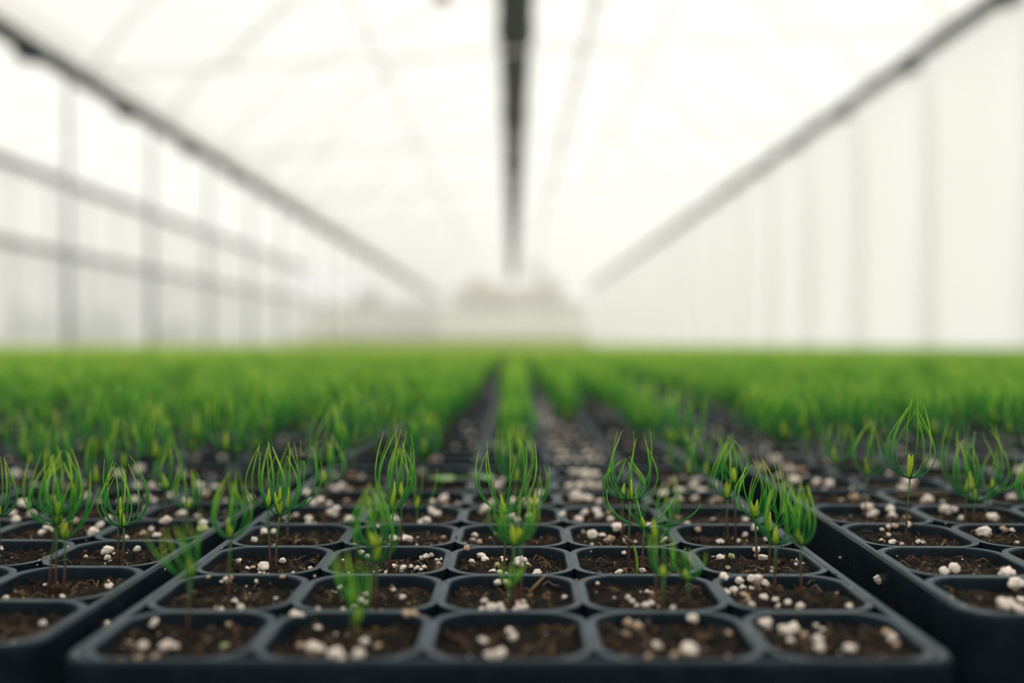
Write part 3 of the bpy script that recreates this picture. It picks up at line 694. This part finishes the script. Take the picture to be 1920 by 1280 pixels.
crop(0, 960, 4, '310,480,28 335,545,18 820,555,42 470,632,28 530,652,18 45,640,28 322,830,32 100,980,32 35,262,16 15,275,16 20,478,20 610,312,20 645,332,18 800,285,46 860,275,25 775,275,22 850,318,20 805,338,30 830,370,20,t 795,385,18 850,380,16 925,388,16 1028,275,32 1050,265,15,t 945,190,28 310,155,32 360,110,38 385,140,25 535,85,36 700,145,46 775,95,36 820,50,30 1075,160,35,t 1135,130,25 1175,180,40 1245,60,40 1530,130,48,g 1188,828,48 975,985,30,t 1075,995,42 1250,1000,50 1310,1005,34 1040,1095,42,t 1160,1085,40,t 145,575,12')
crop(360, 960, 4, '360,367,30 420,425,28 455,415,28,t 535,408,46 560,388,18 510,455,18 540,460,18 570,462,12 680,362,32 820,432,22,t 885,420,24 915,415,14 470,208,30 540,145,36 610,143,26 800,225,32,t 620,243,12 880,50,35 870,85,30 920,88,20 725,50,30 700,40,24 1070,10,40 1180,50,42 1135,255,36 1165,250,24 1175,305,20,t 1300,300,26 1320,330,22 1435,105,20 1130,358,16,g 1100,452,14 1175,455,14 1360,452,20 1410,450,24 1460,452,22 300,505,36 345,485,24,t 250,520,16 190,485,18,t 525,515,15 415,555,11 315,672,30 368,710,32 222,735,28 180,718,20,t 632,650,22 725,483,26,t 755,455,18 955,557,24 1110,563,26 1078,600,9 1305,612,30 1265,660,28 1310,675,24 1205,715,34 1135,728,22 943,723,22 750,768,44 850,775,42 780,830,36,t 943,868,36 300,840,24,t 815,1005,36,t 900,1010,60 960,1025,46 1070,1060,68 1110,1090,46 1295,972,42 1390,1005,36,t 1245,1065,56 240,1010,34,g 1510,405,22')
crop(700, 960, 4, '400,330,30 440,320,28 370,340,18 490,330,28 515,350,22 480,358,20 490,385,26 155,405,22 225,412,32 215,445,18 282,405,18 330,420,26 380,410,24 355,430,18 740,368,30 815,325,34 835,355,32 795,315,16 858,400,13 980,360,30 1005,385,20 965,340,18 930,392,28,g 1090,370,46 1130,360,36 1110,395,28 1155,385,18 1225,452,42 1170,400,18,t 895,445,30 950,450,28 995,460,20 700,265,28,t 680,240,22,t 655,250,20,t 760,172,28 745,205,26 793,220,28,t 1150,258,18 950,258,14 530,190,22,t 150,200,36 230,205,46 270,200,34 300,240,22 325,245,14 435,245,13 160,55,40 400,60,38 360,80,34 470,8,40 1040,35,40 1080,60,28 1165,25,24 1420,12,26 1535,55,42 935,525,34 990,520,24 835,665,34 890,715,48 950,705,42 815,728,26 970,735,28 1065,695,44 1110,680,42 1090,725,46 1140,715,30 1432,637,22 1378,720,20 150,580,20 220,635,28 205,625,13 437,655,16 275,762,34,t 330,762,36,t 35,1005,30,t 825,965,42 1025,890,36 1050,935,34 875,1072,44 950,1062,50 910,1080,44')
crop(1060, 960, 4, '95,55,42 250,30,36 340,55,34 360,110,44 390,125,28 330,100,22 205,165,46 280,175,34 130,150,24,t 330,205,48,t 200,240,16 455,215,34 525,220,16 635,100,28 170,292,13,t 422,303,20 410,445,32 380,452,14 450,425,17,t 575,437,34 750,205,34 915,85,28 960,128,28,t 1110,60,26 845,50,28,t 1165,220,32 1140,215,15 1300,220,28 1355,60,28 1360,115,34 1350,170,24 1350,280,34 1365,270,20 1405,325,28,t 1480,338,34 1108,342,24 1160,335,36 1190,325,13 1250,330,32,g 1220,415,20,t 1545,420,20,t 1545,443,17 1510,205,24 240,532,18 235,602,12,t 367,640,12 565,597,10 615,597,26 650,605,22,t 470,635,26 500,665,26 535,698,24 605,700,38 650,690,34 690,705,17 808,715,25 920,547,12 1145,485,38 1145,525,34 1200,605,38 1275,510,38 1340,490,34 1410,495,38 1410,530,28,t 1490,528,34 1265,580,38 1330,565,32 1390,578,34 1340,630,46,t 1370,655,28,t 1395,690,32 1490,640,42 1575,655,32 1590,700,24 460,825,44,t 535,855,46,t 455,910,34,t 932,795,42 1225,905,30,t 690,1000,46 740,1005,28,t 625,1085,40,t 925,1040,74 960,1055,36 815,1070,40,t')
crop(1400, 960, 4, '140,845,60 80,815,40,t 290,890,64 350,865,46 325,960,34 430,920,34,t 535,950,52 520,850,26 560,885,30 545,1010,42 765,1025,58 1055,905,48,t 1120,995,42,t 1235,940,40 770,705,30 400,705,40 310,680,32 235,705,26 675,607,13,t 430,355,23 435,335,18 370,390,16 485,385,16 320,155,26 335,185,18 150,200,24 970,105,22 985,130,18 1040,100,30,t 1065,168,18 1010,218,26 1095,222,32 1165,238,20 1290,222,26 1325,228,20 1210,90,24 930,20,34 1095,28,30 880,5,20 1300,40,20,t 1495,20,18 1480,445,42 1560,420,46 1560,450,40')
crop(1400, 740, 3.077, '1120,660,30 1155,660,24 1150,695,14 1240,710,24 1420,705,32 1370,790,42 1450,775,26,t 1560,852,15 725,680,32 650,645,38 785,660,30 840,700,26 1000,708,13,t 620,590,30,t 765,592,30 548,610,16 405,505,32 475,515,28 265,490,34 230,430,42 305,437,34,t 675,540,16 900,500,36 900,545,40 1080,415,42 1045,610,36 140,370,40 205,290,40 1530,590,26 1580,585,26 1500,1030,54 1540,1090,52 1500,1215,64 1580,1190,40 1580,1240,40 1500,780,18 1590,440,40 1130,618,14')
crop(1060, 740, 4, '50,490,46 140,590,46 60,585,42 220,595,36 110,685,44 190,680,44 260,685,34 80,760,50 170,780,44 260,800,36 140,885,36 230,870,36 320,880,30,t 250,920,30 1000,320,42 940,640,36 960,690,40 1015,720,34 870,720,36 960,780,34 700,740,40 770,650,32,t 1130,670,22 1250,775,22 1245,845,20 1420,540,44,t 20,690,36 1090,800,22 1160,800,24')
crop(360, 740, 4, '340,510,44 170,700,42 90,740,40 250,800,30 150,960,32 850,735,44 900,810,44 960,795,44 1025,820,34 1070,705,40 1120,690,36 1060,880,36 1105,855,32 1160,800,28,t 1060,610,34 1195,605,34,t 1000,410,40,t 1335,535,42,t 780,900,22')
crop(0, 740, 4, '65,600,40 300,815,44 640,800,30 880,590,42 1060,560,46 925,690,36 1150,690,44 1210,700,40 1010,790,36 1100,855,28 90,890,36 120,935,32 240,895,34 640,945,34,t 1400,800,44 1300,750,34 1500,680,36 1540,740,38,t 1360,890,40 1480,920,36')
crop(700, 740, 4, '525,780,40 440,800,30 450,870,36 490,885,26 845,850,40 815,880,32,t 1540,775,48 1490,760,34 930,680,40 970,640,24 1240,740,34 900,800,26 1050,800,36 1150,800,30 1220,810,36 520,450,34 250,520,18')
GR = []; MISS = []
for px, py, r_, kd in G:
    best = None
    for tn, t in NEAR.items():
        p0, D0 = t.hit(px, py, .0004)                                          # through which opening does this pixel look?
        if not (abs(p0.x) < W2 + .001 and -.001 < p0.y < LEN + .001): continue
        i, j = cell_of(t, p0); i = min(max(i, 0), 4); j = min(max(j, 0), 7); cx, cy = (i - 2) * P, (j + .5) * P
        rw = r_ / F * D0
        if abs(p0.x - cx) > .0235 or (abs(p0.y - cy) > .0240 and rw > .0012):    # lying on a rib
            z = rw * .6; p, D = t.hit(px, py, -z)
        else:
            p, D = t.hit(px, py, .0034)
            for _ in range(3): p, D = t.hit(px, py, soil_height(p.x, min(max(p.y, cy - .022), cy + .022), SEED[tn]) - rw * .4)
            lim = .0222 - rw * .75
            yc = min(max(p.y, cy - lim), cy + lim); xc = min(max(p.x, cx - lim), cx + lim)
            o_ = t.inv @ Vector((0, 0, CZ)); z = o_.z + (p.z - o_.z) * (yc - o_.y) / (p.y - o_.y); p = Vector((xc, yc, z))
        best = (tn, t, i, j, Vector((p.x, p.y, z)) if abs(p0.x - cx) > .0235 else p, rw, kd, px, r_); break
    else:
        MISS.append((px, py, r_))
    if best: GR.append(best)
GR.sort(key=lambda g: -g[8])
rr = random.Random(5); lab = {}
small = MB(); first300 = GR[:295]
ents = []
for tn, t, i, j, p, rw, kd, px, r_ in first300:
    me = rr.choice(GT if kd == 't' else GG if kd == 'g' else GV)
    o = link('perlite_grain', me); s = rw * 1.04
    o.matrix_world = t.M @ Matrix.Translation(p) @ Euler((rr.uniform(-.5, .5), rr.uniform(-.5, .5), rr.random() * 6.28)).to_matrix().to_4x4() @ Matrix.Diagonal((s, s, s * rr.uniform(.85, 1), 1))
    lab.setdefault((tn, i, j), []).append((px, o, kd))
for (tn, i, j), es in lab.items():
    es.sort(key=lambda e: e[0])
    for k, (px, o, kd) in enumerate(es):
        cl = {'t': 'tan', 'g': 'greenish', '': 'white'}[kd]
        o['label'] = ('lone %s perlite grain' % cl if len(es) == 1 else '%s perlite grain, %s from left' % (cl, ORD[k + 1])) + ', cell %s of row %s, %s front tray' % (NUM[i + 1], NUM[j + 1], tn)
        o['category'] = 'perlite'; o['group'] = 'perlite grains on the front trays'
mats_, var_ = [], []
for tn, t, i, j, p, rw, kd, px, r_ in GR[295:]:
    mats_.append(t.M @ Matrix.Translation(p) @ Matrix.Rotation(rr.random() * 6, 4, 'Z') @ Matrix.Diagonal((rw, rw, rw, 1))); var_.append(rr.randrange(10) if kd != 't' else 10)
for tn, t in NEAR.items():                                                    # fine white specks
    for _ in range(420):
        i, j = rr.randrange(NX), rr.randrange(NY); x, y = (i - 2) * P + rr.uniform(-.020, .020), (j + .5) * P + rr.uniform(-.020, .020); s = rr.uniform(.00015, .00055)
        if rr.random() < .25 and j > 4: s = rr.uniform(.0012, .0024)
        mats_.append(t.M @ Matrix.Translation((x, y, -soil_height(x, y, SEED[tn]) + s * .6)) @ Matrix.Diagonal((s, s, s, 1))); var_.append(rr.choice(list(range(10)) + [10, 10]))
    for _ in range(60):                                                       # crumbs lying on the ribs and rim
        j = rr.randint(1, NY - 1); s = rr.uniform(.00015, .0005)
        x, y = (rr.uniform(-W2, W2), j * P + rr.uniform(-.001, .001)) if rr.random() < .5 else ((rr.randint(0, 5) - 2.5) * P * .99, rr.uniform(0, LEN))
        mats_.append(t.M @ Matrix.Translation((x, y, .0002 + s * .6)) @ Matrix.Diagonal((s, s, s, 1))); var_.append(rr.choice([0, 1, 10, 10, 11, 11, 11]))
cm_ = GV[0].copy(); cm_.materials[0] = M['crumb']
for row, col, t in BT:
    if t.M.translation.y > 3.6: continue
    for i, j in allc:
        rich = col == 0 and i == 3 and row <= 2
        for _ in range(rr.choice([8, 12]) if rich else rr.choice([0, 1, 2, 3])):
            s = rr.uniform(.0011, .0029); x, y = (i - 2) * P + rr.uniform(-.018, .018), (j + .5) * P + rr.uniform(-.018, .018)
            mats_.append(t.M @ Matrix.Translation((x, y, -.0034 + s * .6)) @ Matrix.Rotation(rr.random() * 6, 4, 'Z') @ Matrix.Diagonal((s, s, s, 1))); var_.append(rr.choice(list(range(10)) + [10]))
scatter('perlite', mats_, var_, GV + [GT[0], cm_], 'loose perlite specks scattered over soil and ribs', 'perlite')

# grains and dirt clinging to the side walls of the trays
def wall_pt(t, side, px, py):
    """point of the pixel's ray on the tray side wall (side = -1 left, 1 right)"""
    o = t.inv @ Vector((0, 0, CZ)); d = t.inv.to_3x3() @ Vector(((px - 960) / F, 1, (HZ - py) / F)); k = (side * (W2 + .0022) - o.x) / d.x
    return o + d * k, k
for k, (tn, side, px, py, r_, nm) in enumerate([('right', -1, 1651, 1086, 11, 'white perlite grain stuck on the dusty side wall of the right tray'), ('right', -1, 1577, 1045, 3.5, 'tiny white perlite chip on the side wall of the right tray'),
        ('left', 1, 196, 1170, 10, 'white perlite grain stuck on the side wall of the left tray'), ('left', 1, 307, 1067, 3.5, 'tiny perlite chip on the side wall of the left tray')]):
    t = NEAR[tn]; p, D = wall_pt(t, side, px, py); s = r_ / F * D; o = link('perlite_grain', GV[k], label=nm, cat='perlite')
    o.matrix_world = t.M @ Matrix.Translation(p + Vector((side * s * .4, 0, 0))) @ Matrix.Diagonal((s * .7, s, s, 1))
mb = MB()
for tn, side, n in (('right', -1, 520), ('left', 1, 380)):
    t = NEAR[tn]
    for _ in range(n):
        y = rr.uniform(.0, .3); z = -.006 - rr.random() ** 1.5 * .06; s = rr.uniform(.0001, .0004) * (2 if rr.random() < .06 else 1); x = side * (W2 + .0026 - .0013 * min(1, (-z - .0055) / .0445)) 
        mt = t.M @ Matrix.Translation((x, y, z)) @ Euler((rr.random() * 6, rr.random() * 6, 0)).to_matrix().to_4x4() @ Matrix.Diagonal((s, s * rr.uniform(.5, 2), s, 1))
        mb.add([(1, 0, 0), (-1, 0, .1), (0, 1, 0), (.1, -1, 0), (0, 0, 1), (0, 0, -1)], [(0, 2, 4), (2, 1, 4), (1, 3, 4), (3, 0, 4), (2, 0, 5), (1, 2, 5), (3, 1, 5), (0, 3, 5)], mt)
link('soil_specks', mb.mesh('soil_specks', M['crumb'], False), label='fine soil specks clinging to the tray side walls', kind='stuff', cat='soil')

# bark chips, straws, the round-leaved weed
def chip(tn, px, py, r_, nm, mat, sq=(1, 1, .6), rise=.3, seed=1):
    t = NEAR[tn]; p, D = t.hit(px, py, .005); s = r_ / F * D; bm = bmesh.new(); bmesh.ops.create_icosphere(bm, subdivisions=3, radius=1)
    for v in bm.verts:
        v.co += v.co.normalized() * (.35 * noise.noise(v.co * 1.4 + Vector((seed, 0, 0))) + .12 * noise.noise(v.co * 4)); v.co = Vector((v.co.x * sq[0], v.co.y * sq[1], v.co.z * sq[2])) * s
    me = bpy.data.meshes.new('bark_chip'); bm.to_mesh(me); bm.free(); me.materials.append(mat)
    o = link('bark_chip', me, label=nm, cat='bark'); o.matrix_world = t.M @ Matrix.Translation((p.x, p.y, -.006 + s * rise)) @ Matrix.Rotation(seed, 4, 'Z')
chip('middle', 1262, 1098, 15, 'dark lump of bark in cell four of the second row, middle tray', M['bark'], (1, .7, .9), .4, 2)
chip('right', 1622, 1003, 11, 'dark curled bark piece on the corner rim of the right tray', M['bark'], (1.3, .6, .5), .9, 3)
chip('middle', 875, 1025, 10, 'pale brown crumbly bark at the corner of the middle cell, third row', M['crumb'], (1, .8, .8), .9, 5)
chip('middle', 1020, 1120, 7, 'reddish brown bark flake in the middle cell of the second row', M['fibre'], (1, .8, .4), .3, 6)
chip('middle', 1282, 1190, 13, 'orange brown bark flake in cell four of the front row', M['fibre'], (1.4, .8, .3), .2, 7)
def straw(tn, a, b_, za, zb, r_, nm):
    t = NEAR[tn]; pa, _ = t.hit(*a, -za); pb, _ = t.hit(*b_, -zb); mb = MB(); c = (pa + pb) / 2 + Vector((.001, 0, .0015))
    mb.tube([t.M @ (pa * (1 - u) ** 2 + c * 2 * u * (1 - u) + pb * u * u) for u in (0, .25, .5, .75, 1)], [r_, r_, r_ * .9, r_ * .8, r_ * .4], 5)
    link('straw', mb.mesh('straw', M['fibre']), label=nm, cat='straw')
straw('middle', (993, 1110), (1024, 1078), -.005, .001, .0006, 'light brown straw leaning on the back rib of the middle cell, second row')
straw('middle', (1052, 1052), (1050, 1030), -.004, -.001, .00015, 'thin reddish root hair standing in the middle cell, third row')
straw('left', (281, 1044), (305, 1021), -.005, -.001, .00012, 'hair-thin root lying in the last cell of the left tray')
straw('right', (1680, 930), (1780, 926), .001, .001, .0005, 'thin brown twig lying across the ribs of the right tray')
straw('right', (1712, 982), (1722, 991), .001, -.003, .0002, 'short dark root fibre beside the tallest seedling')
p, D = tr_mid.hit(828, 905, .001); foot = tr_mid.M @ p; weed = link('round_leaved_weed', None, loc=foot, label='small pale weed with round leaves at the back of the middle tray', cat='weed')
wm = MB(); wm.tube([(0, 0, -.005), (0, 0, .004)], .0005, 5); link('stem', wm.mesh('stem', M['sprout']), weed)
for dx, dy, rx, lb in ((-.001, 0, .0085, ''), (.026, .004, .0062, '')):
    mb = MB(); ring = []; n = 16
    mb.v = [Vector((dx, dy, .0045))] + [Vector((dx + rx * math.cos(6.283 * k / n) * (1 + .1 * math.cos(6.283 * k / n)), dy + rx * .8 * math.sin(6.283 * k / n), .0032 + .0008 * math.sin(12.566 * k / n))) for k in range(n)]
    mb.t = [0] + [.8] * n; mb.f = [(0, 1 + k, 1 + (k + 1) % n) for k in range(n)]
    mb.tube([(0, 0, .002), (dx * .6, dy * .6, .0035), (dx, dy, .004)], .0004, 4)
    link('leaf', mb.mesh('leaf', M['leaf']), weed)
